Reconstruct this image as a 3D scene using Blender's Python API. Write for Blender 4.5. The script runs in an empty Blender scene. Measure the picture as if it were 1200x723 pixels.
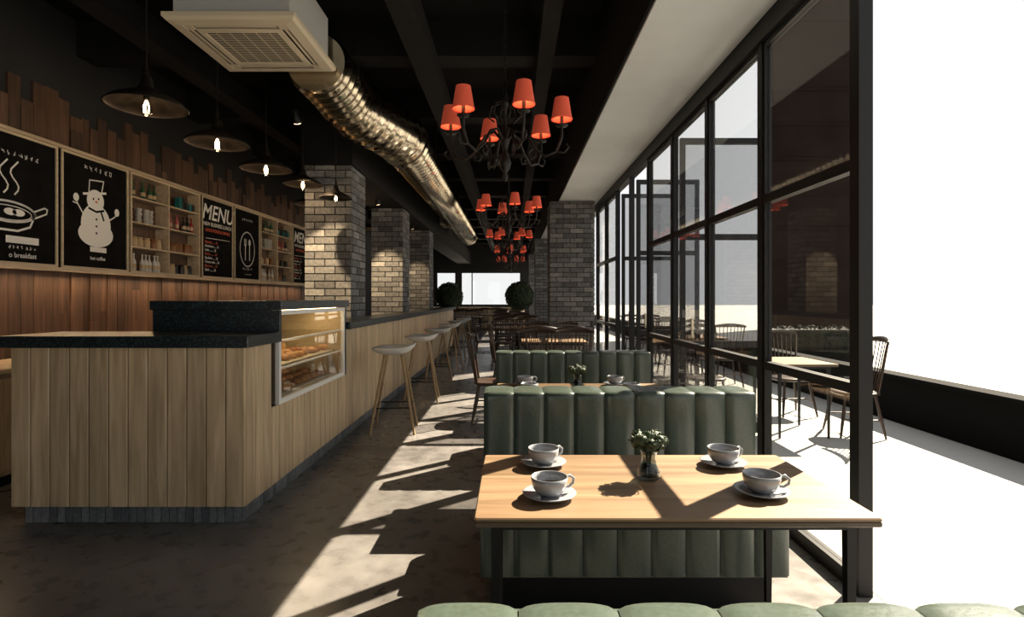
import bpy, math, random
from mathutils import Vector, Matrix, Quaternion
random.seed(7)
R=random.random
def U(a,b): return a+(b-a)*random.random()
scene=bpy.context.scene
try:
    scene.view_settings.view_transform='Standard'
except Exception: pass

# ---------------------------------------------------------------- materials
def newmat(name):
    m=bpy.data.materials.new(name); m.use_nodes=True
    nt=m.node_tree; b=nt.nodes.get('Principled BSDF')
    return m,nt,b
def simple(name,col,rough=.5,metal=0,emis=None,es=0,noise=0,nscale=20,bump=0,spec=.5):
    m,nt,b=newmat(name)
    b.inputs['Base Color'].default_value=(*col,1); b.inputs['Roughness'].default_value=rough
    b.inputs['Metallic'].default_value=metal
    b.inputs['Specular IOR Level'].default_value=spec
    if emis: 
        b.inputs['Emission Color'].default_value=(*emis,1); b.inputs['Emission Strength'].default_value=es
    if noise or bump:
        tc=nt.nodes.new('ShaderNodeTexCoord'); n=nt.nodes.new('ShaderNodeTexNoise')
        n.inputs['Scale'].default_value=nscale; n.inputs['Detail'].default_value=5
        nt.links.new(tc.outputs['Object'],n.inputs['Vector'])
        if noise:
            r=nt.nodes.new('ShaderNodeValToRGB')
            r.color_ramp.elements[0].position=.3; r.color_ramp.elements[1].position=.7
            r.color_ramp.elements[0].color=(*[c*(1-noise) for c in col],1)
            r.color_ramp.elements[1].color=(*[min(1,c*(1+noise)) for c in col],1)
            nt.links.new(n.outputs['Fac'],r.inputs['Fac']); nt.links.new(r.outputs['Color'],b.inputs['Base Color'])
        if bump:
            bp=nt.nodes.new('ShaderNodeBump'); bp.inputs['Strength'].default_value=bump; bp.inputs['Distance'].default_value=.01
            nt.links.new(n.outputs['Fac'],bp.inputs['Height']); nt.links.new(bp.outputs['Normal'],b.inputs['Normal'])
    return m
def wood(name,c1,c2,axis='Z',rough=.5,island=.25,scale=1.0):
    m,nt,b=newmat(name); N=nt.nodes; L=nt.links
    tc=N.new('ShaderNodeTexCoord'); mp=N.new('ShaderNodeMapping')
    s=[14*scale]*3; s['XYZ'.index(axis)]=1.1*scale
    mp.inputs['Scale'].default_value=s
    geo=N.new('ShaderNodeNewGeometry')
    add=N.new('ShaderNodeVectorMath'); add.operation='ADD'
    mul=N.new('ShaderNodeMath'); mul.operation='MULTIPLY'; mul.inputs[1].default_value=37
    L.new(geo.outputs['Random Per Island'],mul.inputs[0])
    L.new(tc.outputs['Object'],mp.inputs['Vector']); L.new(mp.outputs['Vector'],add.inputs[0]); L.new(mul.outputs[0],add.inputs[1])
    n=N.new('ShaderNodeTexNoise'); n.inputs['Scale'].default_value=1.6; n.inputs['Detail'].default_value=7; n.inputs['Distortion'].default_value=.6
    L.new(add.outputs[0],n.inputs['Vector'])
    r=N.new('ShaderNodeValToRGB'); r.color_ramp.elements[0].position=.3; r.color_ramp.elements[1].position=.72
    r.color_ramp.elements[0].color=(*c1,1); r.color_ramp.elements[1].color=(*c2,1)
    L.new(n.outputs['Fac'],r.inputs['Fac'])
    hsv=N.new('ShaderNodeHueSaturation')
    mr=N.new('ShaderNodeMapRange'); mr.inputs['To Min'].default_value=1-island; mr.inputs['To Max'].default_value=1+island
    L.new(geo.outputs['Random Per Island'],mr.inputs['Value']); L.new(mr.outputs['Result'],hsv.inputs['Value'])
    L.new(r.outputs['Color'],hsv.inputs['Color']); L.new(hsv.outputs['Color'],b.inputs['Base Color'])
    b.inputs['Roughness'].default_value=rough
    bp=N.new('ShaderNodeBump'); bp.inputs['Strength'].default_value=.15; bp.inputs['Distance'].default_value=.005
    L.new(n.outputs['Fac'],bp.inputs['Height']); L.new(bp.outputs['Normal'],b.inputs['Normal'])
    return m
def glassmat(name,tint=(1,1,1),refl=.5,rough=0.0):
    m=bpy.data.materials.new(name); m.use_nodes=True; nt=m.node_tree; nt.nodes.clear()
    o=nt.nodes.new('ShaderNodeOutputMaterial'); t=nt.nodes.new('ShaderNodeBsdfTransparent'); g=nt.nodes.new('ShaderNodeBsdfGlossy')
    f=nt.nodes.new('ShaderNodeLayerWeight'); f.inputs['Blend'].default_value=.5
    pw=nt.nodes.new('ShaderNodeMath'); pw.operation='POWER'; pw.inputs[1].default_value=4
    ma=nt.nodes.new('ShaderNodeMath'); ma.operation='MULTIPLY_ADD'; ma.inputs[1].default_value=refl; ma.inputs[2].default_value=.035
    mx=nt.nodes.new('ShaderNodeMixShader')
    t.inputs['Color'].default_value=(*tint,1); g.inputs['Roughness'].default_value=rough
    L=nt.links
    L.new(f.outputs['Facing'],pw.inputs[0]); L.new(pw.outputs[0],ma.inputs[0]); L.new(ma.outputs[0],mx.inputs[0])
    L.new(t.outputs[0],mx.inputs[1]); L.new(g.outputs[0],mx.inputs[2]); L.new(mx.outputs[0],o.inputs[0])
    return m
def islandmat(name,cols,rough=.8,bump=.5,nscale=30):
    m,nt,b=newmat(name); N=nt.nodes; L=nt.links
    geo=N.new('ShaderNodeNewGeometry'); r=N.new('ShaderNodeValToRGB'); 
    els=r.color_ramp.elements
    els[0].color=(*cols[0],1); els[1].color=(*cols[-1],1)
    for i,c in enumerate(cols[1:-1]):
        e=els.new((i+1)/(len(cols)-1)); e.color=(*c,1)
    L.new(geo.outputs['Random Per Island'],r.inputs['Fac'])
    tc=N.new('ShaderNodeTexCoord'); n=N.new('ShaderNodeTexNoise'); n.inputs['Scale'].default_value=nscale; n.inputs['Detail'].default_value=6
    L.new(tc.outputs['Object'],n.inputs['Vector'])
    mx=N.new('ShaderNodeMix'); mx.data_type='RGBA'; mx.blend_type='MULTIPLY'; mx.inputs['Factor'].default_value=.7
    r2=N.new('ShaderNodeValToRGB'); r2.color_ramp.elements[0].position=.3; r2.color_ramp.elements[0].color=(.45,.45,.45,1); r2.color_ramp.elements[1].position=.65
    L.new(n.outputs['Fac'],r2.inputs['Fac']); L.new(r.outputs['Color'],mx.inputs['A']); L.new(r2.outputs['Color'],mx.inputs['B'])
    L.new(mx.outputs['Result'],b.inputs['Base Color']); b.inputs['Roughness'].default_value=rough
    bp=N.new('ShaderNodeBump'); bp.inputs['Strength'].default_value=bump; bp.inputs['Distance'].default_value=.01
    L.new(n.outputs['Fac'],bp.inputs['Height']); L.new(bp.outputs['Normal'],b.inputs['Normal'])
    return m

M={}
M['oak']=wood('counter_oak_planks',(.38,.27,.15),(.66,.50,.31),'Z',.42,.16)
M['oak_d']=simple('oak_groove_dark',(.02,.013,.008),.8)
M['walnut']=wood('wall_plank_walnut',(.050,.026,.015),(.14,.072,.040),'Z',.5,.5)
M['maple']=wood('shelf_maple',(.42,.32,.21),(.60,.49,.34),'Y',.5,.1)
M['table']=wood('table_oak_top',(.13,.080,.042),(.29,.185,.105),'X',.40,.05,.8)
M['table_edge']=wood('table_edge_walnut',(.05,.03,.018),(.10,.065,.038),'X',.5,.05)
M['legwood']=wood('stool_leg_beech',(.24,.16,.085),(.40,.28,.15),'Z',.5,.1)
M['chairwood']=simple('chair_dark_wood',(.030,.015,.008),.35,noise=.4,nscale=12)
M['black']=simple('black_powder_metal',(.007,.007,.008),.45,metal=.2,spec=.3)
M['iron']=simple('wrought_iron',(.015,.013,.012),.45,metal=.6,noise=.3,nscale=40)
M['ceil']=simple('ceiling_black_paint',(.005,.005,.006),.85,noise=.3,nscale=3,spec=.2)
M['beam']=simple('beam_dark_paint',(.008,.008,.009),.8,noise=.2,nscale=4,spec=.2)
M['white']=simple('soffit_plaster_white',(.50,.53,.56),.85,noise=.03,nscale=5)
M['body']=simple('ac_casing_grey',(.42,.43,.44),.6)
M['wallp']=simple('wall_dark_plaster',(.018,.018,.020),.85,noise=.2,nscale=3)
M['mortar']=simple('mortar_dark',(.018,.018,.018),.95)
M['brick']=islandmat('grey_brick',[(.08,.08,.08),(.16,.16,.16),(.25,.25,.25),(.12,.125,.13),(.30,.30,.29)],.85,.6,28)
M['kick']=islandmat('slate_mosaic',[(.10,.11,.12),(.22,.23,.24),(.15,.16,.17)],.6,.4,40)
M['leather']=simple('green_leather',(.050,.066,.052),.24,bump=.06,nscale=90,noise=.12)
M['cream']=simple('ac_cream_plastic',(.62,.54,.41),.35)
M['grill']=simple('ac_grille_grey',(.05,.045,.035),.5)
M['steel']=simple('galvanised_steel',(.50,.44,.34),.18,metal=1,noise=.12,nscale=5)
M['ceramic']=simple('white_ceramic',(.26,.272,.295),.18)
M['coffee']=simple('coffee_liquid',(.04,.015,.006),.1)
M['shell']=simple('stool_grey_shell',(.60,.61,.60),.45)
M['red']=simple('red_fabric_shade',(.55,.075,.04),.8,emis=(1,.15,.07),es=.12,bump=.3,nscale=120)
M['filament']=simple('filament_glow',(1,.8,.5),.3,emis=(1,.66,.34),es=45)
M['copper']=simple('lamp_shade_rust_metal',(.013,.010,.008),.5,metal=.5,noise=.6,nscale=14,spec=.3)
M['chalk']=simple('chalk_white',(.82,.80,.76),.9)
M['chalkred']=simple('chalk_orange',(.70,.13,.07),.9)
M['board']=simple('chalkboard_black',(.006,.0055,.0055),.9,noise=.5,nscale=6,spec=.1)
M['leaf']=islandmat('leaf_green',[(.012,.032,.010),(.03,.06,.018),(.045,.08,.028)],.6,.1)
M['leaf_pale']=islandmat('flower_green',[(.045,.07,.035),(.10,.13,.07),(.035,.055,.025)],.6,.1)
M['trunk']=simple('bark_brown',(.06,.04,.025),.9,bump=.6)
M['pot']=simple('planter_dark',(.02,.02,.022),.6)
M['soil']=simple('potting_soil',(.03,.02,.012),1)
M['bread']=islandmat('baked_bread',[(.30,.12,.035),(.46,.22,.08),(.55,.30,.12)],.6,.3,20)
M['plate']=simple('tray_white',(.6,.53,.40),.3)
M['caseback']=simple('display_case_back',(.44,.34,.20),.6)
M['frame_w']=simple('display_frame_white',(.80,.79,.75),.35)
M['led']=simple('led_strip_warm',(1,.85,.6),.4,emis=(1,.70,.38),es=9)
M['sunpave']=simple('terrace_paving_pale',(.34,.335,.32),.8,noise=.04,nscale=1.5)
M['parapet']=simple('parapet_black',(.004,.004,.004),.95,spec=.1)
M['backdrop']=simple('pane_backdrop_dark_brown',(.010,.006,.005),.9,noise=.3,nscale=.6,spec=.1)  # near-black of the added slab that makes a window pane read dark
M['gapfill']=islandmat('gap_filler_dark',[(.003,.005,.002),(.006,.010,.004)],.9,.1)  # dark leaves of the added filler below that slab
M['glass']=glassmat('clear_window_glass',(.97,.97,.96))
M['glass_t']=glassmat('grey_tint_glass',(.72,.72,.72))
M['glass_v']=glassmat('vase_glass',(.66,.70,.70),.8)
for nm,c in (('g_green',(.02,.08,.035)),('g_teal',(.02,.17,.18)),('g_red',(.38,.03,.025)),('g_white',(.62,.60,.56)),('g_amber',(.22,.09,.025)),('g_pink',(.40,.08,.10)),('g_black',(.015,.015,.015)),('g_cream',(.50,.36,.20))):
    M[nm]=simple('bottle_'+nm[2:],c,.3)

m,nt,b=newmat('black_granite_speckle'); N=nt.nodes; L=nt.links
tc=N.new('ShaderNodeTexCoord')
n=N.new('ShaderNodeTexNoise'); n.inputs['Scale'].default_value=70; n.inputs['Detail'].default_value=8
L.new(tc.outputs['Object'],n.inputs['Vector'])
r=N.new('ShaderNodeValToRGB'); r.color_ramp.elements[0].position=.48; r.color_ramp.elements[0].color=(.005,.008,.010,1); r.color_ramp.elements[1].position=.72; r.color_ramp.elements[1].color=(.045,.075,.085,1)
L.new(n.outputs['Fac'],r.inputs['Fac']); L.new(r.outputs['Color'],b.inputs['Base Color']); b.inputs['Roughness'].default_value=.28
M['granite']=m
m,nt,b=newmat('polished_concrete_floor'); N=nt.nodes; L=nt.links
tc=N.new('ShaderNodeTexCoord'); n=N.new('ShaderNodeTexNoise'); n.inputs['Scale'].default_value=.9; n.inputs['Detail'].default_value=9; n.inputs['Roughness'].default_value=.62
n2=N.new('ShaderNodeTexNoise'); n2.inputs['Scale'].default_value=9; n2.inputs['Detail'].default_value=8
L.new(tc.outputs['Object'],n.inputs['Vector']); L.new(tc.outputs['Object'],n2.inputs['Vector'])
r=N.new('ShaderNodeValToRGB'); r.color_ramp.elements[0].position=.32; r.color_ramp.elements[0].color=(.070,.064,.060,1); r.color_ramp.elements[1].position=.7; r.color_ramp.elements[1].color=(.215,.20,.188,1)
ad=N.new('ShaderNodeMath'); ad.operation='MULTIPLY_ADD'; ad.inputs[1].default_value=.35
L.new(n2.outputs['Fac'],ad.inputs[0]); 
sb=N.new('ShaderNodeMath'); sb.operation='SUBTRACT'; sb.inputs[1].default_value=.17
L.new(n.outputs['Fac'],sb.inputs[0]); L.new(sb.outputs[0],ad.inputs[2])
L.new(ad.outputs[0],r.inputs['Fac']); L.new(r.outputs['Color'],b.inputs['Base Color'])
mr=N.new('ShaderNodeMapRange'); mr.inputs['To Min'].default_value=.18; mr.inputs['To Max'].default_value=.40
L.new(n2.outputs['Fac'],mr.inputs['Value']); L.new(mr.outputs['Result'],b.inputs['Roughness'])
M['concrete']=m

# ---------------------------------------------------------------- builder
class B:
    def __init__(s): s.v=[];s.f=[];s.m=[];s.sm=[];s.slots=[]
    def mi(s,k):
        if k not in s.slots: s.slots.append(k)
        return s.slots.index(k)
    def raw(s,vs,fs,k,smooth=False):
        o=len(s.v); s.v+= [tuple(p) for p in vs]; i=s.mi(k)
        for f in fs: s.f.append(tuple(o+a for a in f)); s.m.append(i); s.sm.append(smooth)
    def box(s,x0,x1,y0,y1,z0,z1,k):
        vs=[(x0,y0,z0),(x1,y0,z0),(x1,y1,z0),(x0,y1,z0),(x0,y0,z1),(x1,y0,z1),(x1,y1,z1),(x0,y1,z1)]
        s.raw(vs,[(0,3,2,1),(4,5,6,7),(0,1,5,4),(1,2,6,5),(2,3,7,6),(3,0,4,7)],k)
    def bbox(s,x0,x1,y0,y1,z0,z1,k,c=.01):
        vs=[];fs=[]
        def ring(z,i):
            a=[(x0+i+c,y0+i),(x1-i-c,y0+i),(x1-i,y0+i+c),(x1-i,y1-i-c),(x1-i-c,y1-i),(x0+i+c,y1-i),(x0+i,y1-i-c),(x0+i,y0+i+c)]
            return [(p[0],p[1],z) for p in a]
        rs=[ring(z0,c*.6),ring(z0+c*.6,0),ring(z1-c*.6,0),ring(z1,c*.6)]
        for r_ in rs: vs+=r_
        for j in range(3):
            for a in range(8):
                b_=(a+1)%8; fs.append((j*8+a,j*8+b_,j*8+8+b_,j*8+8+a))
        fs.append(tuple(range(7,-1,-1))); fs.append(tuple(range(24,32)))
        s.raw(vs,fs,k)
    def tube(s,pts,rad,k,n=10,cap=True,smooth=True):
        pts=[Vector(p) for p in pts]
        if not isinstance(rad,(list,tuple)): rad=[rad]*len(pts)
        vs=[];fs=[]
        prev=None
        for i,p in enumerate(pts):
            if i==0: t=pts[1]-pts[0]
            elif i==len(pts)-1: t=pts[-1]-pts[-2]
            else: t=pts[i+1]-pts[i-1]
            t.normalize()
            if prev is None:
                a=Vector((0,0,1)) if abs(t.z)<.9 else Vector((1,0,0))
                u=t.cross(a).normalized()
            else:
                u=(prev-t*prev.dot(t)); 
                if u.length<1e-6: u=t.cross(Vector((1,0,0)))
                u.normalize()
            prev=u; w=t.cross(u)
            for j in range(n):
                an=2*math.pi*j/n; vs.append(p+(u*math.cos(an)+w*math.sin(an))*rad[i])
        for i in range(len(pts)-1):
            for j in range(n):
                b_=(j+1)%n; fs.append((i*n+j,i*n+b_,(i+1)*n+b_,(i+1)*n+j))
        s.raw(vs,fs,k,smooth)
        if cap:
            s.raw(vs[:n],[tuple(range(n-1,-1,-1))],k); s.raw(vs[-n:],[tuple(range(n))],k)
    def lathe(s,prof,c,k,n=24,smooth=True):
        vs=[];fs=[]
        for (r_,z) in prof:
            for j in range(n):
                a=2*math.pi*j/n; vs.append((c[0]+r_*math.cos(a),c[1]+r_*math.sin(a),c[2]+z))
        for i in range(len(prof)-1):
            for j in range(n):
                b_=(j+1)%n; fs.append((i*n+j,i*n+b_,(i+1)*n+b_,(i+1)*n+j))
        s.raw(vs,fs,k,smooth)
    def disc(s,c,r_,k,n=20):
        s.raw([(c[0]+r_*math.cos(2*math.pi*j/n),c[1]+r_*math.sin(2*math.pi*j/n),c[2]) for j in range(n)],[tuple(range(n))],k)
    def ell(s,c,r3,k,n=14,h=8,rot=0):
        vs=[];fs=[]
        cr,sr=math.cos(rot),math.sin(rot)
        for i in range(h+1):
            ph=-math.pi/2+math.pi*i/h
            for j in range(n):
                a=2*math.pi*j/n
                x=r3[0]*math.cos(ph)*math.cos(a); y=r3[1]*math.cos(ph)*math.sin(a)
                vs.append((c[0]+x*cr-y*sr,c[1]+x*sr+y*cr,c[2]+r3[2]*math.sin(ph)))
        for i in range(h):
            for j in range(n):
                b_=(j+1)%n; fs.append((i*n+j,i*n+b_,(i+1)*n+b_,(i+1)*n+j))
        s.raw(vs,fs,k,True)
    def leafball(s,c,r3,cnt,size,k,shell=.75):
        for _ in range(cnt):
            d=Vector((random.gauss(0,1),random.gauss(0,1),random.gauss(0,1))).normalized()
            q=U(shell,1.03)
            p=Vector((c[0]+d.x*r3[0]*q,c[1]+d.y*r3[1]*q,c[2]+d.z*r3[2]*q))
            nrm=(d+Vector((U(-.8,.8),U(-.8,.8),U(-.8,.8)))).normalized()
            u=nrm.orthogonal().normalized(); w=nrm.cross(u); a=U(0,6.28)
            u2=u*math.cos(a)+w*math.sin(a); w2=nrm.cross(u2)
            z=size*U(.7,1.3)
            s.raw([p-u2*z,p-w2*z*.5+nrm*z*.15,p+u2*z,p+w2*z*.5+nrm*z*.15],[(0,1,2,3)],k)
    def make(s,name):
        me=bpy.data.meshes.new(name)
        me.from_pydata(s.v,[],s.f)
        for k in s.slots: me.materials.append(M[k])
        me.polygons.foreach_set('material_index',s.m); me.polygons.foreach_set('use_smooth',s.sm)
        me.update()
        ob=bpy.data.objects.new(name,me); scene.collection.objects.link(ob)
        return ob
def inst(ob,name,loc,rotz=0,scale=1):
    o=bpy.data.objects.new(name,ob.data); scene.collection.objects.link(o)
    o.location=loc; o.rotation_euler=(0,0,rotz); o.scale=(scale,)*3
    return o

YB,YE=-4.0,26.0
XL,XR=-4.4,1.60
H=4.2
# ---------------------------------------------------------------- room shell
b=B(); b.box(XL-.1,1.72,YB-.1,YE+.1,-.1,0,'concrete'); b.make('floor')
b=B(); b.box(XL-.1,1.75,YB-.1,YE+.1,H,H+.15,'ceil'); b.make('ceiling')
b=B(); b.box(1.73,150,-60,120,-.1,-.004,'sunpave'); b.box(-60,1.73,YE+.12,120,-.1,-.004,'sunpave'); b.box(-60,1.73,-60,YB-.12,-.1,-.004,'sunpave'); b.make('terrace_ground')
b=B(); b.box(XL-.1,XL,YB-.1,YE+.1,0,H,'wallp')
y=2.0
while y<12.2:
    w=U(.11,.15); top=U(3.08,3.42); z=U(-.9,0)
    t=U(.012,.03)
    while z<top:
        z2=min(top,z+U(.7,1.6)); z0=max(0,z)
        if z2-z0>.05: b.box(XL+.001,XL+t+U(0,.004),y+.002,y+w-.002,z0+.001,z2-.001,'walnut')
        z=z2
    y+=w
b.make('wall_left')
b=B(); b.box(XL,1.6,YB-.1,YB,0,.25,'wallp'); b.box(XL,1.6,YB-.1,YB,3.1,H,'wallp')  # unseen back wall; openings sized so sky light fills the front faces
for x0,x1 in ((XL,-4.1),(-1.2,.1),(1.2,1.6)): b.box(x0,x1,YB-.1,YB,.25,3.1,'wallp')
b.make('wall_back')
b=B()
b.box(XL,1.6,YE,YE+.1,0,1.08,'wallp'); b.box(XL,1.6,YE,YE+.1,2.65,H,'wallp')
for x0,x1 in ((XL,-3.55),(-2.62,-2.4),(0.42,1.6)): b.box(x0,x1,YE,YE+.1,1.08,2.65,'wallp')
b.make('wall_end')
for i,(x0,x1) in enumerate(((-3.55,-2.62),(-2.4,.42))):
    b=B(); 
    for a,c,e,f in ((x0,x0+.05,1.08,2.65),(x1-.05,x1,1.08,2.65),(x0,x1,1.08,1.13),(x0,x1,2.6,2.65)): b.box(a,c,YE+.02,YE+.07,e,f,'black')
    if i==1: b.box(-1.9,-1.85,YE+.02,YE+.07,1.08,2.65,'black')
    b.box(x0+.05,x1-.05,YE+.04,YE+.045,1.13,2.6,'glass'); b.make('window_%d'%(i+1))
b=B(); b.box(.85,1.74,YB,YE,3.22,H,'beam'); b.box(.87,1.60,YB,YE,3.20,3.22,'white'); b.make('ceiling_bulkhead')
b=B()
yy=-2.0
while yy<26:
    b.box(XL,.85,yy,yy+.28,3.85,H,'beam'); yy+=1.9
b.box(-.95,-.75,YB,YE,3.62,3.85,'beam'); b.box(-3.3,-3.1,YB,YE,3.62,3.85,'beam'); b.box(.25,.4,YB,YE,3.7,3.85,'beam')
b.make('ceiling_beams')
b=B(); b.box(-2.55,-1.93,6.7,YE-.01,3.03,3.61,'beam'); b.make('trim_bulkhead_beam')

# ---------------------------------------------------------------- brick columns
def column(x0,x1,y0,y1,z1,name='brick_column'):
    b=B(); g=.014
    b.box(x0+g,x1-g,y0+g,y1-g,0,z1,'mortar')
    rh=.09; bl=.25; z=0; row=0
    while z<z1-.02:
        zt=min(z1,z+rh-.013)
        off=(row%2)*bl*.5
        for (ya,yb) in ((y0,y0+.04),(y1-.04,y1)):
            x=x0-off
            while x<x1:
                a=max(x0,x); c=min(x1,x+bl-.014)
                if c-a>.02:
                    j=U(0,.006); 
                    b.box(a+.0,c,(ya-j if ya==y0 else ya),(yb if ya==y0 else yb+j),z,zt,'brick')
                x+=bl
        for (xa,xb) in ((x0,x0+.04),(x1-.04,x1)):
            y=y0-(bl*.5-off)
            while y<y1:
                a=max(y0+.045,y); c=min(y1-.045,y+bl-.014)
                if c-a>.02:
                    j=U(0,.006)
                    b.box((xa-j if xa==x0 else xa),(xb if xa==x0 else xb+j),a,c,z,zt,'brick')
                y+=bl
        z+=rh; row+=1
    return b.make(name)
for y0 in (6.75,9.95,13.15): column(-2.52,-1.96,y0,y0+.66,3.02)
column(.70,1.52,10.2,11.0,3.19)
column(.70,1.52,16.6,17.4,3.19)
column(.70,1.52,22.3,23.1,3.19)

# ---------------------------------------------------------------- facade
XF=1.657
def bar(b,x0,x1,y0,y1,z0,z1): b.box(x0,x1,y0,y1,z0,z1,'black')
muls=[2.63+i*1.01 for i in range(24)]
opens={4,5,8}
b=B()
for i,y in enumerate(muls):
    w=.032
    if y<YE: bar(b,XF-.032,XF+.034,y-w,y+w,0,3.2)
bar(b,XF-.05,XF+.05,YB,YE,3.07,3.2)
for y in (-1.5,-3.9): bar(b,XF-.05,XF+.05,y-.05,y+.05,0,3.07)
b.make('trim_1')
wn=3
for i in range(len(muls)-1):
    if i in opens or muls[i+1]>YE: continue
    y0,y1=muls[i]+.033,muls[i+1]-.033
    b=B()
    for z0,z1 in ((0,.08),(.945,.995),(2.015,2.07)): bar(b,XF-.028,XF+.028,y0,y1,z0,z1)
    for ya,yb in ((y0,y0+.02),(y1-.02,y1)): bar(b,XF-.024,XF+.024,ya,yb,.08,3.06)
    bar(b,XF-.024,XF+.024,y0,y1,3.03,3.06)
    for z0,z1 in ((.08,.945),(.995,2.015),(2.07,3.03)):
        b.box(XF-.004,XF+.004,y0+.02,y1-.02,z0,z1,'glass')
    b.make('window_%d'%wn); wn+=1
def leaf(y,name,xa=1.72,w=.86):
    b=B(); x0,x1=xa,xa+w
    for a,c in ((x0,x0+.05),(x1-.05,x1)): bar(b,a,c,y-.025,y+.025,.03,3.04)
    for z0,z1 in ((.03,.13),(.90,.97),(2.0,2.06),(2.98,3.04)): bar(b,x0,x1,y-.022,y+.022,z0,z1)
    for z0,z1 in ((.13,.90),(.97,2.0),(2.06,2.98)): b.box(x0+.05,x1-.05,y-.004,y+.004,z0,z1,'glass_t')
    b.box(x0+.1,x0+.12,y-.06,y-.03,1.0,1.2,'steel')
    b.make(name)
leaf(5.68,'door_1'); leaf(8.7,'door_2'); leaf(7.66,'door_3')

b=B(); b.box(4.35,4.52,-6,60,0,.50,'parapet'); b.box(4.32,4.55,-6,60,.50,.54,'parapet'); b.make('terrace_parapet')
b=B(); b.box(11.15,15.0,24,25.1,0,19,'backdrop')  # added slab; stands in for the dark reflection in the first glazed bay
for k in range(12): b.box(11.1,15.05,23.95,24,1.4+k*1.5,1.5+k*1.5,'backdrop')
b.make('dark_pane_backdrop')
b=B(); b.box(5.2,6.85,11,11.7,-.003,.42,'parapet'); b.box(5.28,6.77,11.08,11.62,.42,.78,'gapfill')  # added hedge shape, hides the bright ground between slab and parapet
for k in range(6): b.leafball((5.4+k*.25,11.35,.62),(.24,.36,.24),240,.04,'gapfill',.8)
b.make('hedge_gap_filler')

# ---------------------------------------------------------------- counter
b=B()
b.box(-3.06,-1.665,3.425,3.86,.12,1.10,'oak_d')
nn=12; w=(3.08-1.64)/nn
for i in range(nn): b.bbox(-3.08+i*w+.0025,-3.08+(i+1)*w-.0025,3.405,3.424,.12,1.10,'oak',.005)
y=3.426
while y<15.5:
    y2=min(15.5,y+.12)
    z1=1.10
    if y2>3.87 and y<5.36: z1=.655
    b.bbox(-1.664,-1.64,y+.0025,y2-.0025,.12,z1,'oak',.005)
    y=y2
b.box(-2.25,-1.665,3.861,5.40,.12,.655,'oak_d')
b.box(-1.92,-1.665,5.40,15.48,.12,1.10,'oak_d')
b.box(-3.03,-1.70,3.48,3.8,0,.12,'mortar'); b.box(-1.95,-1.70,3.8,15.4,0,.12,'mortar')
x=-3.04
while x<-1.70:
    b.box(x,min(-1.69,x+.046),3.465+U(0,.004),3.48,.002,.118,'kick'); x+=.05
y=3.47
while y<15.4:
    b.box(-1.70,-1.685+U(-.004,0),y,y+.046,.002,.118,'kick'); y+=.05
b.bbox(-3.13,-1.60,3.36,3.86,1.101,1.172,'granite',.006)
b.box(-2.50,-1.62,3.861,3.90,1.10,1.32,'granite')
b.box(-2.50,-2.46,3.90,5.42,.12,1.32,'granite'); b.box(-2.46,-1.62,5.385,5.42,.66,1.32,'granite')
b.bbox(-2.52,-1.60,3.85,5.45,1.321,1.385,'granite',.006)
b.box(-2.46,-2.25,3.90,5.385,.12,.655,'oak_d')
b.box(-2.44,-1.645,3.902,5.383,.656,.68,'plate')
b.box(-2.44,-2.42,3.902,5.383,.68,1.318,'caseback')
b.box(-2.42,-1.66,3.902,3.915,.68,1.318,'caseback'); b.box(-2.42,-1.66,5.37,5.383,.68,1.318,'caseback')
b.box(-2.41,-1.66,3.916,5.369,.895,.903,'glass'); b.box(-2.41,-1.66,3.916,5.369,1.095,1.103,'glass')
b.box(-1.668,-1.655,3.93,5.36,.892,.906,'frame_w'); b.box(-1.668,-1.655,3.93,5.36,1.092,1.106,'frame_w')
b.box(-1.72,-1.70,3.95,5.35,1.30,1.316,'led')
for a,c,e,f in ((3.865,3.90,.66,1.315),(5.345,5.38,.66,1.315),(3.90,5.345,.66,.695),(3.90,5.345,1.285,1.315)):
    b.box(-1.65,-1.622,a,c,e,f,'frame_w')
b.box(-1.638,-1.634,3.90,5.345,.695,1.285,'glass')
b.bbox(-1.94,-1.58,5.452,15.6,1.101,1.172,'granite',.006)
b.make('bar_counter')
b=B()
for zz,dens in ((.681,.10),(.904,.13)):
    for row in range(3):
        y=4.0+U(0,.1)
        xx=-1.78-row*.17
        b.bbox(xx-.07,xx+.07,3.96,5.3,zz,zz+.012,'plate',.005)
        while y<5.25:
            r_=U(.032,.048)
            if zz>.8 and R()<.4: 
                b.ell((xx,y,zz+.012+r_*.9),(r_,r_*.7,r_*.95),'bread',10,6,U(0,3))
            else: b.ell((xx,y,zz+.012+r_*.6),(r_*1.3,r_*.8,r_*.62),'bread',12,6,U(-.6,.6))
            y+=dens*U(.9,1.3)
b.make('pastries')

b=B(); b.box(-4.36,-3.78,2.2,12,.08,.84,'oak'); b.box(-4.36,-3.80,2.2,12,0,.08,'black'); b.bbox(-4.36,-3.74,2.15,12,.841,.88,'maple',.004)
y=2.25
while y<11.9:
    b.bbox(-3.78,-3.762,y,y+.56,.12,.80,'oak',.004); b.box(-3.762,-3.745,y+.2,y+.36,.70,.715,'black'); y+=.58
b.make('back_cabinet')

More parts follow.
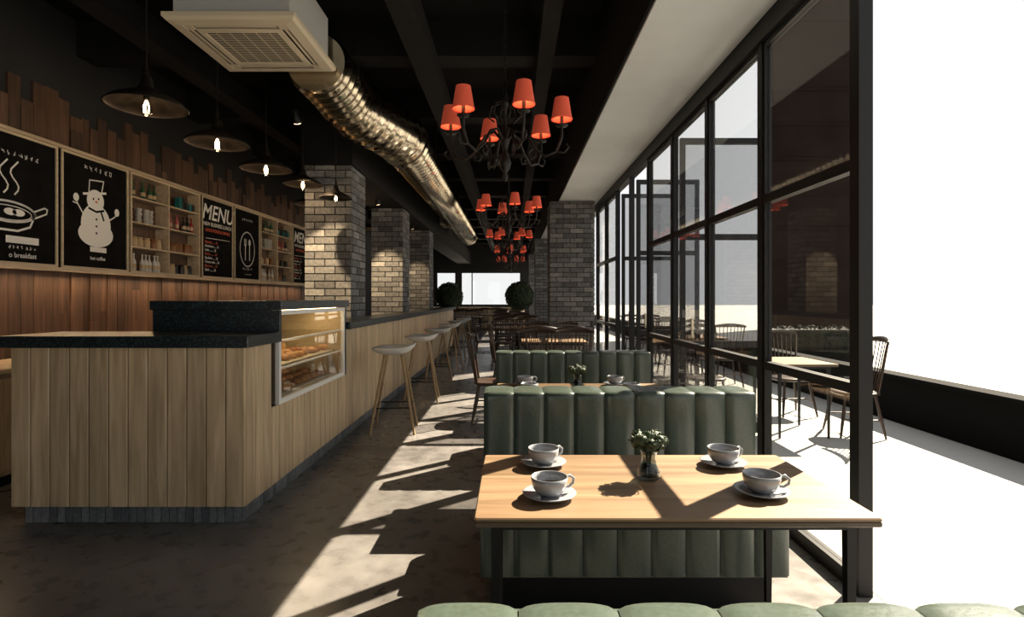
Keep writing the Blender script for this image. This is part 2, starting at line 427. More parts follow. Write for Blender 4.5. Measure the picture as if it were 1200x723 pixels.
# ---------------------------------------------------------------- menu wall
XFk=-4.365; XB=-4.20
Z0,Z1=1.69,2.80
def stroke(b,pts,w,k='chalk',x=XB+.0035):
    for i in range(len(pts)-1):
        a=Vector(pts[i]); c=Vector(pts[i+1]); d=(c-a)
        if d.length<1e-6: continue
        d.normalize(); n_=Vector((-d.y,d.x))*w/2; a=a-d*w*.3; c=c+d*w*.3
        b.raw([(x,a.x-n_.x,a.y-n_.y),(x,c.x-n_.x,c.y-n_.y),(x,c.x+n_.x,c.y+n_.y),(x,a.x+n_.x,a.y+n_.y)],[(0,1,2,3)],k)
def blob(b,c,ry,rz,k='chalk',x=XB+.003,n=28):
    b.raw([(x,c[0]+ry*math.cos(2*math.pi*j/n),c[1]+rz*math.sin(2*math.pi*j/n)) for j in range(n)],[tuple(range(n))],k)
def arc(c,ry,rz,a0,a1,n=20): return [(c[0]+ry*math.cos(math.radians(a0+(a1-a0)*i/n)),c[1]+rz*math.sin(math.radians(a0+(a1-a0)*i/n))) for i in range(n+1)]
def text(parent,s,y,z,size,k='chalk',align='CENTER',shear=0):
    cu=bpy.data.curves.new('lettering','FONT'); cu.body=s; cu.size=size; cu.align_x=align; cu.shear=shear; cu.offset=size*.012
    o=bpy.data.objects.new('lettering',cu); scene.collection.objects.link(o)
    cu.materials.append(M[k]); o.rotation_euler=(math.pi/2,0,math.pi/2); o.location=(XB+.004,y,z); o.parent=parent
def boardbase(y0,y1):
    b=B(); b.box(XFk,XB,y0,y1,Z0,Z1,'board')
    f=.022
    for a,c,e,g in ((y0,y0+f,Z0,Z1),(y1-f,y1,Z0,Z1),(y0+f,y1-f,Z0,Z0+f),(y0+f,y1-f,Z1-f,Z1)): b.box(XB,XB+.012,a,c,e,g,'maple')
    return b
def squig(b,y0,y1,z,h,k='chalk'):
    y=y0
    while y<y1:
        w=U(.6,1)*h
        for _ in range(3):
            stroke(b,[(y+U(0,w),z+U(0,h)),(y+U(0,w),z+U(0,h)),(y+U(0,w),z+U(0,h))],h*.14,k)
        y+=h*1.35
b=boardbase(3.95,5.12)
c=(4.62,2.13)
stroke(b,arc(c,.26,.085,0,360,40),.018); stroke(b,arc((c[0],c[1]-.01),.225,.06,0,360,36),.008)
stroke(b,[(c[0]-.26,c[1]),(c[0]-.21,c[1]-.11),(c[0]-.09,c[1]-.155),(c[0]+.09,c[1]-.155),(c[0]+.21,c[1]-.11),(c[0]+.26,c[1])],.018)
stroke(b,[(c[0]+.25,c[1]+.03),(c[0]+.36,c[1]+.08),(c[0]+.39,c[1]+.07),(c[0]+.38,c[1]+.03),(c[0]+.25,c[1]-.03)],.014)
for dx in (-.14,-.04,.06):
    stroke(b,[(c[0]+dx+.04*math.sin(t*.9),c[1]+.15+t*.035) for t in range(9)],.014)
for dx in (.12,.04): blob(b,(c[0]-.02+dx,c[1]+.0),.06,.03)
squig(b,4.45,4.9,2.6,.04)
b.bbox(XB+.001,XB+.003,4.60,4.92,1.87,1.93,'chalk',.0005); squig(b,4.62,4.90,1.82,.03)
o=b.make('frying_pan_chalkboard'); text(o,'o breakfast',4.76,1.75,.06)
b=boardbase(5.16,6.06)
c=(5.60,2.14)
blob(b,c,.20,.215); blob(b,(c[0]-.01,c[1]+.245),.115,.11,'chalk',XB+.0036)
blob(b,(5.60,2.05),.235,.13,'chalk',XB+.0033)
b.raw([(XB+.0032,5.50,2.44),(XB+.0032,5.67,2.47),(XB+.0032,5.70,2.60),(XB+.0032,5.51,2.58)],[(0,1,2,3)],'board')
stroke(b,[(5.50,2.44),(5.51,2.58),(5.70,2.60),(5.67,2.47)],.012,'chalk',XB+.0040)
stroke(b,[(5.43,2.43),(5.73,2.485)],.022,'chalk',XB+.0038)
stroke(b,[(5.50,2.30),(5.60,2.275),(5.70,2.30)],.022,'board',XB+.0045); stroke(b,[(5.66,2.29),(5.70,2.2)],.022,'board',XB+.0045)
for p in ((5.56,2.40),(5.63,2.41)): blob(b,p,.010,.012,'board',XB+.0045)
blob(b,(5.60,2.375),.018,.010,'chalkred',XB+.0046)
for z in (2.2,2.13,2.06): blob(b,(5.60,z),.012,.012,'board',XB+.0045)
stroke(b,[(5.44,2.22),(5.36,2.32),(5.33,2.38)],.014); stroke(b,[(5.36,2.32),(5.30,2.33)],.010)
stroke(b,[(5.76,2.2),(5.86,2.26),(5.90,2.32)],.014)
blob(b,(5.34,2.38),.035,.04,'chalk',XB+.0039); blob(b,(5.89,2.31),.035,.04,'chalk',XB+.0039)
squig(b,5.44,5.80,2.67,.05)
b.bbox(XB+.001,XB+.003,5.52,5.74,1.87,1.92,'chalk',.0005)
o=b.make('snowman_chalkboard'); text(o,'hot coffee',5.62,1.79,.05)
def cubby(y0,y1,cols,name):
    b=B(); t=.022
    b.box(XFk,XFk+.012,y0,y1,Z0,Z1,'walnut')
    b.box(XFk+.012,XB+.01,y0,y1,Z0,Z0+t,'maple'); b.box(XFk+.012,XB+.01,y0,y1,Z1-t,Z1,'maple')
    for i in range(cols+1):
        yy=y0+(y1-y0-t)*i/cols; b.box(XFk+.012,XB+.01,yy,yy+t,Z0+t,Z1-t,'maple')
    zs=[Z0+t]
    for i in range(1,4):
        z=Z0+(Z1-Z0)*i/4; 
        for c_ in range(cols):
            ya=y0+(y1-y0-t)*c_/cols+t; yb=y0+(y1-y0-t)*(c_+1)/cols
            b.box(XFk+.012,XB+.005,ya,yb,z,z+t*.8,'maple')
        zs.append(z+t*.8)
    b.make(name)
    g=B()
    for c_ in range(cols):
        ya=y0+(y1-y0-t)*c_/cols+t; yb=y0+(y1-y0-t)*(c_+1)/cols
        for li,z in enumerate(zs):
            yy=ya+.05
            kind=random.choice(['bottle','cup','jar','bottle','box'])
            pal=random.choice([['g_green','g_green','g_amber'],['g_black','g_cream'],['g_teal','g_green'],['g_red','g_pink','g_black'],['g_black','g_amber']])
            if c_==0 and li==3: kind,pal='bottle',['g_green']
            if c_==0 and li==2: kind,pal='cup',['g_white']
            if c_==0 and li==1: kind,pal='jar',['g_amber','g_cream']
            if c_==0 and li==0: kind,pal='bottle',['g_white']
            if c_==1 and li==3: kind,pal='box',['g_teal','g_teal','g_black']
            if c_==1 and li==2: kind,pal='bottle',['g_pink','g_red','g_black']
            if c_==1 and li==1: kind,pal='jar',['g_black','g_amber']
            while yy<yb-.04:
                k=random.choice(pal); x=-4.27+U(-.015,.015)
                if R()<.88:
                    if kind=='bottle':
                        g.lathe([(0,0),(.026,0),(.027,.10),(.020,.125),(.009,.145),(.009,.185),(.012,.187),(.012,.20),(0,.20)],(x,yy,z),k,12)
                        g.lathe([(.0275,.035),(.0278,.036),(.0278,.08),(.0275,.081)],(x,yy,z),'g_cream',12); st=.072
                    elif kind=='cup':
                        for q in range(3): g.lathe([(0,.0),(.024,.0),(.036,.055),(.038,.055),(.036,.058),(0,.056)],(x,yy,z+q*.056),k,12)
                        st=.10
                    elif kind=='jar':
                        g.lathe([(0,0),(.038,0),(.04,.01),(.04,.085),(.03,.10),(.03,.102),(.034,.103),(.034,.12),(0,.12)],(x,yy,z),k,14); st=.10
                    else:
                        h=U(.09,.16); g.box(x-.03,x+.03,yy-.028,yy+.028,z,z+h,k); st=.075
                else: st=.08
                yy+=st
    g.make('shelf_bottles')
cubby(6.10,7.46,2,'wall_shelf')
def menuboard(y0,y1,name):
    b=boardbase(y0,y1); cy=(y0+y1)/2
    stroke(b,[(y0+.1,2.235),(y1-.1,2.25)],.006,'chalk')
    o=b.make(name)
    text(o,'MENU',cy,2.50,.30,'chalk',shear=.25)
    text(o,'NEW BUSINESS LUNCH',cy,2.41,.072,'chalk')
    text(o,'GOOD FOOD & DRINKS',cy,2.33,.06,'chalkred')
    rows=['Espresso ...... 12','Americano ..... 15','Latte ......... 18','Mocha ......... 20','Sandwich ...... 22','Cheese cake ... 24','Black tea ..... 10','Salad ......... 26']
    for i,rw in enumerate(rows): text(o,rw,y0+.08,2.17-i*.055,.05,'chalk' if i%3 else 'chalkred','LEFT')
menuboard(7.50,8.34,'menu_chalkboard')
b=boardbase(8.38,9.22); c=(8.80,2.18)
stroke(b,arc(c,.24,.27,0,360,48),.02); 
for dx in (-.1,-.07,-.04): stroke(b,[(c[0]+dx,c[1]+.16),(c[0]+dx,c[1]+.06)],.012)
stroke(b,[(c[0]-.1,c[1]+.06),(c[0]-.04,c[1]+.06)],.014); stroke(b,[(c[0]-.07,c[1]+.06),(c[0]-.07,c[1]-.17)],.022)
blob(b,(c[0]+.07,c[1]+.11),.035,.055); stroke(b,[(c[0]+.07,c[1]+.06),(c[0]+.07,c[1]-.17)],.022)
squig(b,8.62,8.98,2.62,.045); squig(b,8.65,8.95,1.85,.035); squig(b,8.7,8.92,1.77,.025)
b.make('cutlery_chalkboard')
cubby(9.26,10.58,2,'wall_shelf')
menuboard(10.62,11.55,'menu_chalkboard')
b=B(); b.box(XFk,XB+.03,3.95,11.55,Z0-.03,Z0-.001,'maple'); b.box(XFk,XB+.03,3.95,11.55,Z1+.001,Z1+.03,'maple'); b.make('trim_2')

# ---------------------------------------------------------------- AC cassette
def ac(cx,cy,z,name='ceiling_air_conditioner'):
    b=B(); h=.475
    def sq(hh,zz): return [(cx-hh,cy-hh,zz),(cx+hh,cy-hh,zz),(cx+hh,cy+hh,zz),(cx-hh,cy+hh,zz)]
    rings=[sq(h,z+.05),sq(h,z+.02),sq(h-.02,z),sq(h-.095,z-.008),sq(h-.10,z-.006)]
    vs=sum(rings,[]); fs=[]
    for j in range(4):
        for a in range(4): fs.append((j*4+a,j*4+(a+1)%4,j*4+4+(a+1)%4,j*4+4+a))
    b.raw(vs,fs,'cream'); b.raw(sq(h,z+.05),[(0,1,2,3)],'cream')
    i=h-.10
    b.box(cx-i,cx+i,cy-i,cy+i,z+.03,z+.04,'grill')
    def ringbox(o,n_,za,zb):
        for a,c_,e,f in ((cx-o,cx+o,cy-o,cy-n_),(cx-o,cx+o,cy+n_,cy+o),(cx-o,cx-n_,cy-n_,cy+n_),(cx+n_,cx+o,cy-n_,cy+n_)): b.box(a,c_,e,f,za,zb,'cream')
    ringbox(.315,.27,z-.006,z+.004)
    for s_ in (-1,1):
        for t_ in (-1,1):
            b.box(cx+s_*.345-.030,cx+s_*.345+.030,cy+t_*.345-.030,cy+t_*.345+.030,z-.006,z+.004,'cream')
        b.box(cx-.30,cx+.30,cy+s_*.350-.012,cy+s_*.350+.010,z-.002,z+.002,'cream')
        b.box(cx+s_*.350-.012,cx+s_*.350+.010,cy-.30,cy+.30,z-.002,z+.002,'cream')
    y=cy-.262
    while y<cy+.262: b.box(cx-.27,cx+.27,y,y+.008,z-.002,z,'cream'); y+=.030
    x=cx-.20
    while x<cx+.25: b.box(x,x+.008,cy-.27,cy+.27,z-.0015,z-.0005,'cream'); x+=.10
    b.box(cx-.42,cx+.42,cy-.42,cy+.42,z+.051,3.849,'body')
    b.make(name)
ac(-2.03,4.43,3.40)
ac(-1.75,15.3,3.40)
b=B(); pts=[];rad=[]
def path(y):
    t=min(1,max(0,(y-5.7)/1.1)); t=t*t*(3-2*t)
    return -1.74+.40*t
def pz(y):
    t=min(1,max(0,(y-5.3)/1.6)); t=t*t*(3-2*t)
    return 3.50-.17*t
y=4.92
while y<17.0:
    for dy,dr in ((0,-.006),(.03,.0),(.07,.0),(.098,-.004),(.106,.024),(.126,.024),(.134,-.006)):
        yy=y+dy
        bulge=.03 if 5.9<yy<6.9 else 0
        pts.append((path(yy),yy,pz(yy))); rad.append(.262+dr+bulge)
    y+=.14
b.tube(pts,rad,'steel',36)
for y in (5.3,7.8,10.5,13.2,15.9):
    x=path(y)
    for s_ in (-1,1): b.tube([(x+s_*.27,y,pz(y)),(x+s_*.27,y,3.85)],.006,'iron',6)
b.make('spiral_ventilation_duct')

# ---------------------------------------------------------------- chandelier
def chandelier(loc,name='chandelier'):
    b=B()
    b.lathe([(0,-.50),(.012,-.49),(.02,-.46),(.010,-.43),(.035,-.40),(.045,-.36),(.03,-.32),(.015,-.28),(.02,-.24),(.035,-.20),(.02,-.15),(.012,-.08),(.012,.02),(.028,.06),(.03,.10),(.012,.14),(.010,.22),(0,.22)],(0,0,0),'iron',14)
    for k in range(6):
        a=math.radians(-12+60*k); ca,sa=math.cos(a),math.sin(a)
        P=lambda r_,z:(r_*ca,r_*sa,z)
        b.tube([P(.02,-.20),P(.08,-.13),P(.15,-.16),P(.21,-.26),P(.29,-.33),P(.37,-.30),P(.41,-.20),P(.41,-.12)],.010,'iron',8)
        b.tube([P(.21,-.26),P(.17,-.30),P(.19,-.34),P(.225,-.325),P(.22,-.30)],.007,'iron',6)
        b.tube([P(.37,-.30),P(.43,-.31),P(.46,-.27),P(.44,-.25)],.007,'iron',6)
        b.tube([P(.02,.08),P(.10,.05),P(.12,-.03),P(.08,-.06)],.007,'iron',6)
        c=P(.41,0)
        b.lathe([(0,-.13),(.04,-.125),(.045,-.115),(.012,-.11),(.012,-.05),(0,-.05)],c,'iron',12)
        b.lathe([(0,-.05),(.012,-.04),(.018,-.01),(.010,.02),(0,.03)],c,'filament',8)
        b.lathe([(.074,-.075),(.050,.075)],c,'red',24)
        b.lathe([(.072,-.074),(.048,.074)],c,'red',24)
        b.lathe([(.075,-.078),(.077,-.072),(.075,-.066)],c,'red',24)
    z=.22
    while loc[2]+z<H-.06:
        b.tube([(0.008,0,z),(0.008,0,z+.03)],.003,'iron',5); b.tube([(-.008,0,z),(-.008,0,z+.03)],.003,'iron',5); b.tube([(0,.008,z+.025),(0,.008,z+.055)],.003,'iron',5); b.tube([(0,-.008,z+.025),(0,-.008,z+.055)],.003,'iron',5)
        z+=.05
    b.tube([(0,0,.2),(0,0,H-loc[2]-.02)],.004,'iron',6)
    b.lathe([(0,H-loc[2]-.05),(.05,H-loc[2]-.03),(.055,H-loc[2]),(0,H-loc[2])],(0,0,0),'iron',14)
    o=b.make(name); o.location=loc; return o
ch=chandelier((-.05,4.0,2.74))
for y in (7.8,11.4,15.0,18.6): inst(ch,'chandelier',(-.05,y,2.74),math.radians(7*(y)))

# ---------------------------------------------------------------- pendants
def pendant(loc,name='pendant_lamp'):
    b=B()
    b.lathe([(.255,0),(.252,.010),(.225,.035),(.17,.065),(.10,.095),(.06,.12),(.042,.15),(.038,.19),(.03,.205),(0,.208)],(0,0,0),'copper',36)
    b.lathe([(.248,0.0),(.245,.008),(.218,.030),(.16,.058),(.095,.088),(.055,.11),(.035,.14),(0,.145)],(0,0,0),'copper',36)
    b.lathe([(.256,-.004),(.260,.0),(.256,.006)],(0,0,0),'copper',36)
    b.lathe([(0,.11),(.020,.105),(.020,.06),(.014,.055),(0,.055)],(0,0,-.01),'iron',12)
    b.lathe([(.012,.055),(.024,.030),(.036,-.008),(.034,-.033),(.018,-.055),(0,-.060)],(0,0,-.01),'glass_v',14)
    for a in range(5):
        c_,s_=math.cos(a*1.257),math.sin(a*1.257)
        b.tube([(c_*.005,s_*.005,.04),(c_*.018,s_*.018,.0),(c_*.014,s_*.014,-.045)],.0028,'filament',5)
    b.tube([(0,0,.2),(0,0,H-loc[2])],.005,'iron',6)
    b.tube([(0,0,.2),(0,0,.27)],[.022,.012],'iron',10)
    o=b.make(name); o.location=loc; return o
pl=pendant((-2.55,3.87,2.74))
for y in (4.8,5.75,6.42): inst(pl,'pendant_lamp',(-2.55 if y<6 else -2.42,y,2.74 if y<6 else 2.72),0,1 if y<6 else .86)
inst(pl,'pendant_lamp',(-2.0,6.3,2.54),0,.70)
for y in (7.9,10.6,12.2,13.9): inst(pl,'pendant_lamp',(-2.85,y,2.74))

# ---------------------------------------------------------------- booths
def booth(y0,y1,front,back,name='booth_bench'):
    X0,X1=-.14,1.20; nch=9; w=(X1-X0)/nch
    b=B()
    def sweep(path,x0,x1,nb=.016):
        vs=[];fs=[];nu=12
        for (y,z,ny,nz) in path:
            for i in range(nu+1):
                u=i/nu; q=max(0,1-abs(2*u-1)**3)**.7
                vs.append((x0+(x1-x0)*u,y+ny*nb*q,z+nz*nb*q))
        m_=nu+1
        for j in range(len(path)-1):
            for i in range(nu): fs.append((j*m_+i,j*m_+i+1,(j+1)*m_+i+1,(j+1)*m_+i))
        b.raw(vs,fs,'leather',True)
    r_=.020; zt=.935; zb=.10
    pa=[]
    for z in (zb,.3,.5,.7,zt-r_-.02): pa.append((y0,z,-1,0))
    for i in range(7):
        a=math.pi/2*i/6; pa.append((y0+r_-r_*math.cos(a),zt-r_+r_*math.sin(a),-math.cos(a),.5*math.sin(a)))
    for i in range(7):
        a=math.pi/2*i/6; pa.append((y1-r_+r_*math.sin(a),zt-r_+r_*math.cos(a),math.sin(a),.5*math.cos(a)))
    for z in (zt-r_-.02,.7,.5,.3,zb): pa.append((y1,z,1,0))
    for i in range(nch): sweep(pa,X0+i*w+.001,X0+(i+1)*w-.001)
    b.box(X0+.004,X1-.004,y0+.004,y1-.004,.06,zt-.004,'leather')
    def seat(ya,yb,sgn):
        yf=ya if sgn<0 else yb; yk=yb if sgn<0 else ya
        p=[(yf,z,sgn,0) for z in (.20,.28,.36,.405)]
        for i in range(6):
            a=math.pi/2*i/5; p.append((yf-sgn*(.04-.04*math.cos(a)),.41+.04*math.sin(a),sgn*math.cos(a),math.sin(a)))
        p+= [((yf*(1-t)+yk*t),.45,0,1) for t in (.3,.6,.95)]
        for i in range(nch): sweep(p,X0+i*w+.001,X0+(i+1)*w-.001,.014)
        b.box(X0+.004,X1-.004,ya+.006,yb-.006,.19,.447,'leather')
        i0=.08
        b.box(X0+.05,X1-.05,ya+(i0 if sgn<0 else 0),yb-(i0 if sgn>0 else 0),.0,.19,'black')
    if front is not None: seat(front,y0-.02,-1)
    if back is not None: seat(y1+.02,back,1)
    b.box(X0+.05,X1-.05,y0+.02,y1-.02,0,.08,'black')
    return b.make(name)
booth(.64,.843,None,1.25)
booth(2.73,2.93,2.40,3.33)
booth(4.78,4.96,4.44,5.36)

# ---------------------------------------------------------------- dining tables
def dtable(x0,x1,y0,y1,name='dining_table'):
    b=B()
    b.bbox(x0,x1,y0,y1,.738,.750,'table',.006); b.bbox(x0+.001,x1-.001,y0+.001,y1-.001,.722,.7375,'table_edge',.004)
    i=.05
    for a,c_,e,f in ((x0+i,x1-i,y0+i,y0+i+.02),(x0+i,x1-i,y1-i-.02,y1-i),(x0+i,x0+i+.02,y0+i,y1-i),(x1-i-.02,x1-i,y0+i,y1-i)): b.box(a,c_,e,f,.695,.7215,'black')
    for a in (x0+.05,x1-.078):
        for c_ in (y0+.05,y1-.078):
            vs=[]; 
            for zz,q in ((0,.009),(.72,.015)):
                vs+=[(a+.014-q,c_+.014-q,zz),(a+.014+q,c_+.014-q,zz),(a+.014+q,c_+.014+q,zz),(a+.014-q,c_+.014+q,zz)]
            b.raw(vs,[(0,3,2,1),(4,5,6,7),(0,1,5,4),(1,2,6,5),(2,3,7,6),(3,0,4,7)],'black')
    return b.make(name)
dtable(-.113,1.10,1.64,2.31)
dtable(-.113,1.10,3.62,4.26)

def cup():
    b=B()
    b.lathe([(0,.004),(.045,.002),(.05,.004),(.085,.016),(.088,.019),(.085,.020),(.05,.009),(0,.008)],(0,0,0),'ceramic',36)
    b.lathe([(.026,.009),(.028,.012),(.042,.018),(.055,.036),(.059,.055),(.060,.070),(.0575,.070),(.056,.055),(.051,.038),(.036,.022),(0,.018)],(0,0,0),'ceramic',36)
    b.disc((0,0,.040),.0505,'coffee',28)
    b.tube([(.056,0,.062),(.072,0,.066),(.086,0,.055),(.083,0,.040),(.068,0,.030),(.050,0,.031)],.005,'ceramic',8)
    return b
cb=cup(); c0=cb.make('coffee_cup'); c0.location=(.122,1.81,.751); c0.rotation_euler=(0,0,.3)
for x,y,r_ in ((.828,1.84,-.2),(.123,2.16,.5),(.823,2.16,.3),(.10,4.15,0),(.77,4.15,.5),(.12,3.8,1),(.82,3.8,1)):
    inst(c0,'coffee_cup',(x,y,.751),r_)
def vase():
    b=B()
    b.lathe([(0,.002),(.034,.002),(.040,.012),(.040,.030),(.028,.055),(.024,.075),(.030,.098),(.036,.105),(.034,.105),(.027,.097),(.021,.075),(.025,.055),(.036,.030),(.034,.012),(0,.010)],(0,0,0),'glass_v',24)
    b.lathe([(0,.012),(.033,.013),(.035,.028),(.026,.05),(0,.05)],(0,0,0),'glass_v',20)
    for k in range(7):
        a=k*.9; b.tube([(.012*math.cos(a+2),.012*math.sin(a+2),.015),(.01*math.cos(a),.01*math.sin(a),.09),(.03*math.cos(a),.03*math.sin(a),.13)],.0025,'leaf',5)
    for k in range(9):
        a=k*2*math.pi/8; r_=.044 if k<8 else 0; z=.135+(.012 if k%2 else 0)+(.020 if k==8 else 0)
        b.ell((r_*math.cos(a),r_*math.sin(a),z),(.021,.021,.018),'leaf',8,5)
        b.leafball((r_*math.cos(a),r_*math.sin(a),z),(.027,.027,.023),110,.006,'leaf_pale',.85)
    for k in range(8):
        a=k*.8+.3; r0,r1=.02,.062
        b.raw([(r0*math.cos(a),r0*math.sin(a),.105),(.045*math.cos(a-.3),.045*math.sin(a-.3),.122),(r1*math.cos(a),r1*math.sin(a),.112),(.045*math.cos(a+.3),.045*math.sin(a+.3),.122)],[(0,1,2,3)],'leaf')
    return b
vb=vase().make('flower_vase'); vb.location=(.493,2.0,.751)
inst(vb,'flower_vase',(.47,4.0,.751),1)

# ---------------------------------------------------------------- windsor chair
def chair():
    b=B()
    vs=[];n=28
    def rr(a,s):
        c_,s_=math.cos(a),math.sin(a); e=.7
        return (.225*s*abs(c_)**e*(1 if c_>0 else -1),.21*s*abs(s_)**e*(1 if s_>0 else -1))
    for s,z in ((.92,.415),(1,.43),(1,.445),(.94,.452),(.5,.442),(.02,.440)):
        for j in range(n):
            p=rr(2*math.pi*j/n,s); vs.append((p[0],p[1],z))
    fs=[]
    for i in range(5):
        for j in range(n): fs.append((i*n+j,i*n+(j+1)%n,(i+1)*n+(j+1)%n,(i+1)*n+j))
    fs.append(tuple(range(n-1,-1,-1)))
    b.raw(vs,fs,'chairwood',True)
    for sx in (-1,1):
        for sy in (-1,1):
            b.tube([(sx*.15,sy*.14,.425),(sx*.185,sy*.175,.2),(sx*.215,sy*.21,0)],[.013,.018,.011],'chairwood',8)
        b.tube([(sx*.188,-.178,.18),(sx*.188,.178,.18)],.009,'chairwood',8)
    b.tube([(-.188,0,.18),(.188,0,.18)],.009,'chairwood',8)
    for k in range(9):
        t=-1+2*k/8; x=.225*t; y=.285-.06*t*t
        xb=.175*t; yb=.185-.03*t*t
        b.tube([(xb,yb,.44),((xb+x)/2,(yb+y)/2,.70),(x,y,.975)],[.007,.0065,.006] if 0<k<8 else [.013,.012,.010],'chairwood',6)
    vs=[];fs=[]
    for i in range(17):
        t=-1.12+2.24*i/16; x=.225*t; y=.285-.06*t*t; z=.985-.02*t*t; hh=.030*(1-.35*t*t)
        vs+=[(x,y-.010,z-hh),(x,y+.010,z-hh),(x,y+.012,z+hh),(x,y-.008,z+hh)]
    for i in range(16):
        for j in range(4): fs.append((i*4+j,i*4+(j+1)%4,i*4+4+(j+1)%4,i*4+4+j))
    fs+=[(0,1,2,3),(67,66,65,64)]
    b.raw(vs,fs,'chairwood',True)
    return b
PI=math.pi
cm=chair().make('windsor_chair')
cm.rotation_euler=(0,0,math.pi*.5); cm.location=(-.24,6.45,0)
def seatset(cx,cy,w=1.0,d=.66,chairs='lrfb'):
    dtable(cx-w/2,cx+w/2,cy-d/2,cy+d/2)
    for s_ in (-.25,.25):
        if 'f' in chairs: inst(cm,'windsor_chair',(cx+s_,cy-d/2-.24,0),PI+U(-.08,.08))
        if 'b' in chairs: inst(cm,'windsor_chair',(cx+s_,cy+d/2+.24,0),U(-.08,.08))
    if 'l' in chairs: inst(cm,'windsor_chair',(cx-w/2-.24,cy,0),PI/2+U(-.1,.1))
    if 'r' in chairs: inst(cm,'windsor_chair',(cx+w/2+.24,cy,0),-PI/2+U(-.1,.1))
dtable(.05,1.05,6.12,6.80)
inst(cm,'windsor_chair',(.32,7.08,0),0.05); inst(cm,'windsor_chair',(.82,7.08,0),-0.06)
seatset(.65,8.7,chairs='fb'); inst(cm,'windsor_chair',(-.1,8.7,0),PI/2)
seatset(.10,12.6,chairs='fbl'); seatset(.0,14.9,chairs='fb')
seatset(-.1,18.6,chairs='fb'); seatset(-1.6,20.2,chairs='fb'); seatset(-.1,21.3,chairs='fb'); seatset(-2.7,22.6,chairs='fb'); seatset(-.9,23.4,chairs='fb')
seatset(2.93,5.85,w=.62,d=.7,chairs=''); 
inst(cm,'windsor_chair',(3.54,5.75,0),-PI/2-.15)
inst(cm,'windsor_chair',(3.38,6.75,0),.1)
inst(cm,'windsor_chair',(2.35,6.75,0),.1)
seatset(3.2,9.6,w=.8,d=.8,chairs='fb'); seatset(3.2,13,w=.8,d=.8,chairs='fb')

# ---------------------------------------------------------------- bar stools
def stool():
    b=B()
    hw=.09; fw=.225
    P=lambda sx,sy,z:( sx*(hw+(fw-hw)*(1-z/.80)), sy*(hw+(fw-hw)*(1-z/.80)), z)
    for sx,sy in ((-1,-1),(1,-1),(1,1),(-1,1)):
        b.tube([P(sx,sy,0),P(sx,sy,.4),P(sx,sy,.81)],[.013,.016,.019],'legwood',10)
    for (a,c_) in (((-1,-1),(1,-1)),((1,-1),(1,1)),((1,1),(-1,1)),((-1,1),(-1,-1))):
        b.tube([P(*a,.27),P(*c_,.27)],.007,'iron',8)
    n=20; vs=[];fs=[]
    def pt(i,j,top):
        u=-1+2*i/n; v=-1+2*j/n
        x=u*math.sqrt(1-.38*v*v); y=v*math.sqrt(1-.38*u*u)
        r2=min(1,x*x+y*y)
        z=.858+.035*abs(x)**2.5+.075*max(0,y)**2.5+.02*max(0,-y)**2
        if not top: z-= .014+.042*(1-r2)**.5; x*=.97;y*=.97
        return (x*.255,y*.235,z)
    for top in (0,1):
        for i in range(n+1):
            for j in range(n+1): vs.append(pt(i,j,top))
    m_=n+1; o=m_*m_
    for i in range(n):
        for j in range(n):
            a=i*m_+j; fs.append((a,a+1,a+m_+1,a+m_)); fs.append((o+a,o+a+m_,o+a+m_+1,o+a+1))
    edge=[i*m_ for i in range(n+1)]+[n*m_+j for j in range(1,n+1)]+[i*m_+n for i in range(n-1,-1,-1)]+[j for j in range(n-1,0,-1)]
    for q in range(len(edge)):
        a=edge[q];c_=edge[(q+1)%len(edge)]; fs.append((a,c_,o+c_,o+a))
    b.raw(vs,fs,'shell',True)
    return b
st=stool().make('bar_stool'); st.location=(-1.25,5.9,0); st.rotation_euler=(0,0,-PI/2+.1)
for i,y in enumerate((7.7,9.4,11.1,12.9,14.6)): inst(st,'bar_stool',(-1.25,y,0),-PI/2+U(-.2,.2))

# ---------------------------------------------------------------- topiaries
def topiary():
    b=B()
    b.lathe([(0,0),(.17,0),(.23,.42),(.25,.43),(.25,.47),(.21,.47),(.21,.43),(0,.42)],(0,0,0),'pot',24)
    b.lathe([(.21,.435),(0,.44)],(0,0,0),'soil',20)
    b.tube([(0,0,.42),(.015,0,.8),(0,.01,1.2)],[.03,.025,.022],'trunk',8)
    b.ell((0,0,1.48),(.36,.36,.36),'leaf',20,12)
    b.leafball((0,0,1.48),(.42,.42,.42),2600,.04,'leaf',.86)
    return b
tp=topiary().make('potted_topiary')
tp.location=(-1.95,17.2,0)
inst(tp,'potted_topiary',(.22,16.6,0))
b=B(); x=-3.9
while x<.5: b.box(x,x+.13,24.9,24.94,.05,.98,'oak'); x+=.14
b.box(-3.9,.5,24.86,24.98,.98,1.02,'maple'); b.box(-3.9,.5,24.94,25.0,0,.98,'oak_d'); b.make('low_wood_partition')

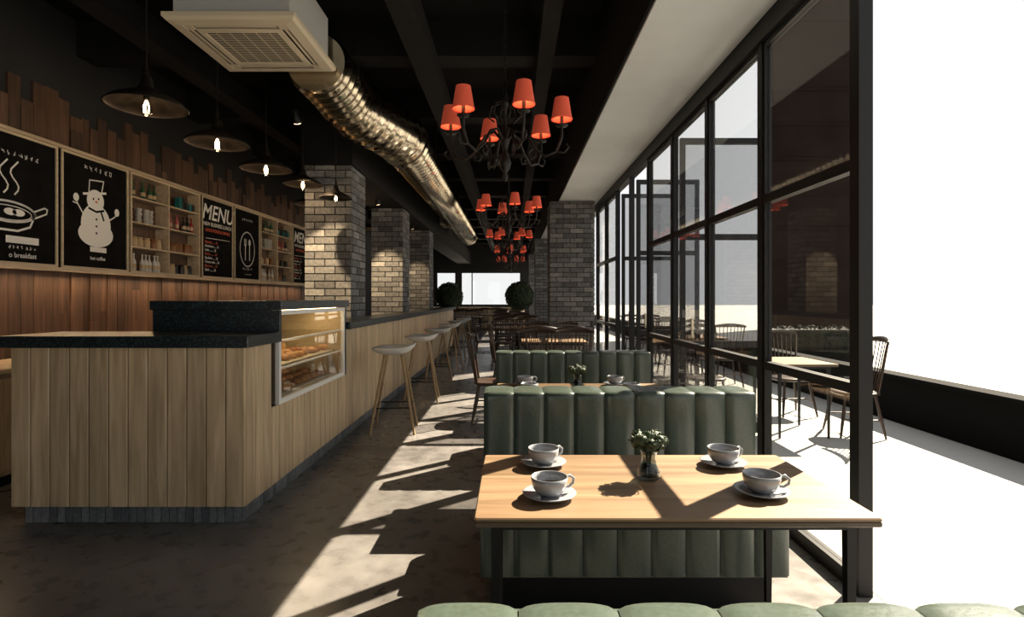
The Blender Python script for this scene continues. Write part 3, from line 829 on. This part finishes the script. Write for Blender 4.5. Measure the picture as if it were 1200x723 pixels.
# ---------------------------------------------------------------- spotlights
def spotfix(loc,target,energy,angle=60,blend=.6,col=(1,.72,.42)):
    b=B()
    d=(Vector(target)-Vector(loc)).normalized(); p=Vector(loc)
    b.tube([p-d*.16,p-d*.15,p-d*.02],[.02,.038,.042],'black',14)
    b.tube([p-d*.021,p-d*.015],[.034,.034],'led',14)
    b.tube([p-d*.12,(p.x,p.y,max(3.61,p.z+.1))],.007,'black',6)
    b.make('track_spotlight')
    l=bpy.data.lights.new('spot','SPOT'); l.energy=energy; l.spot_size=math.radians(angle); l.spot_blend=blend; l.color=col; l.shadow_soft_size=.03
    o=bpy.data.objects.new('spot_light',l); scene.collection.objects.link(o); o.location=p; o.rotation_euler=d.to_track_quat('-Z','Y').to_euler()
spotfix((-2.22,5.75,3.2),(-2.22,6.8,1.40),520,40)
spotfix((-2.22,9.2,2.95),(-2.22,10,1.45),330,42)
spotfix((-2.22,12.4,2.95),(-2.22,13.2,1.45),150,42)
def point(loc,e,col=(1,.66,.36),r_=.04):
    l=bpy.data.lights.new('pt','POINT'); l.energy=e; l.color=col; l.shadow_soft_size=r_
    o=bpy.data.objects.new('bulb_light',l); scene.collection.objects.link(o); o.location=loc
for x,y in ((-2.55,3.87),(-2.55,4.8),(-2.55,5.75),(-2.42,6.42),(-2.85,7.9),(-2.85,10.6)): point((x,y,2.64),4.5)
def area(loc,target,sx,sy,e,col):
    l=bpy.data.lights.new('ar','AREA'); l.shape='RECTANGLE'; l.size=sx; l.size_y=sy; l.energy=e; l.color=col
    o=bpy.data.objects.new('strip_light',l); scene.collection.objects.link(o); o.location=loc
    d=Vector(target)-Vector(loc); o.rotation_euler=d.to_track_quat('-Z','Y').to_euler(); return o
o=area((-4.24,7.75,1.655),(-4.30,7.75,0),.03,7.4,26,(1,.68,.38))
o.rotation_euler=(0,math.radians(-14),0)
o=area((-1.85,4.64,1.31),(-1.85,4.64,0),.2,1.3,5,(1,.74,.40)); o.rotation_euler=(0,0,0)

# ---------------------------------------------------------------- sun + sky
l=bpy.data.lights.new('sun','SUN'); l.energy=30; l.color=(1,.87,.68); l.angle=math.radians(.35)
o=bpy.data.objects.new('sun_light',l); scene.collection.objects.link(o); o.location=(10,10,12)
o.rotation_euler=Vector((-.9,-.78,-1)).to_track_quat('-Z','Y').to_euler()
w=bpy.data.worlds.new('world'); scene.world=w; w.use_nodes=True
bg=w.node_tree.nodes['Background']; bg.inputs[0].default_value=(.97,.985,1,1); bg.inputs[1].default_value=1.05

# ---------------------------------------------------------------- camera
cd=bpy.data.cameras.new('camera'); cam=bpy.data.objects.new('camera',cd); scene.collection.objects.link(cam)
cam.location=(0,0,1.4); cam.rotation_euler=(math.pi/2,0,0); cd.sensor_width=36; cd.lens=36*650/1200; cd.shift_y=-11.5/1200; cd.clip_start=.05; cd.clip_end=500
scene.camera=cam
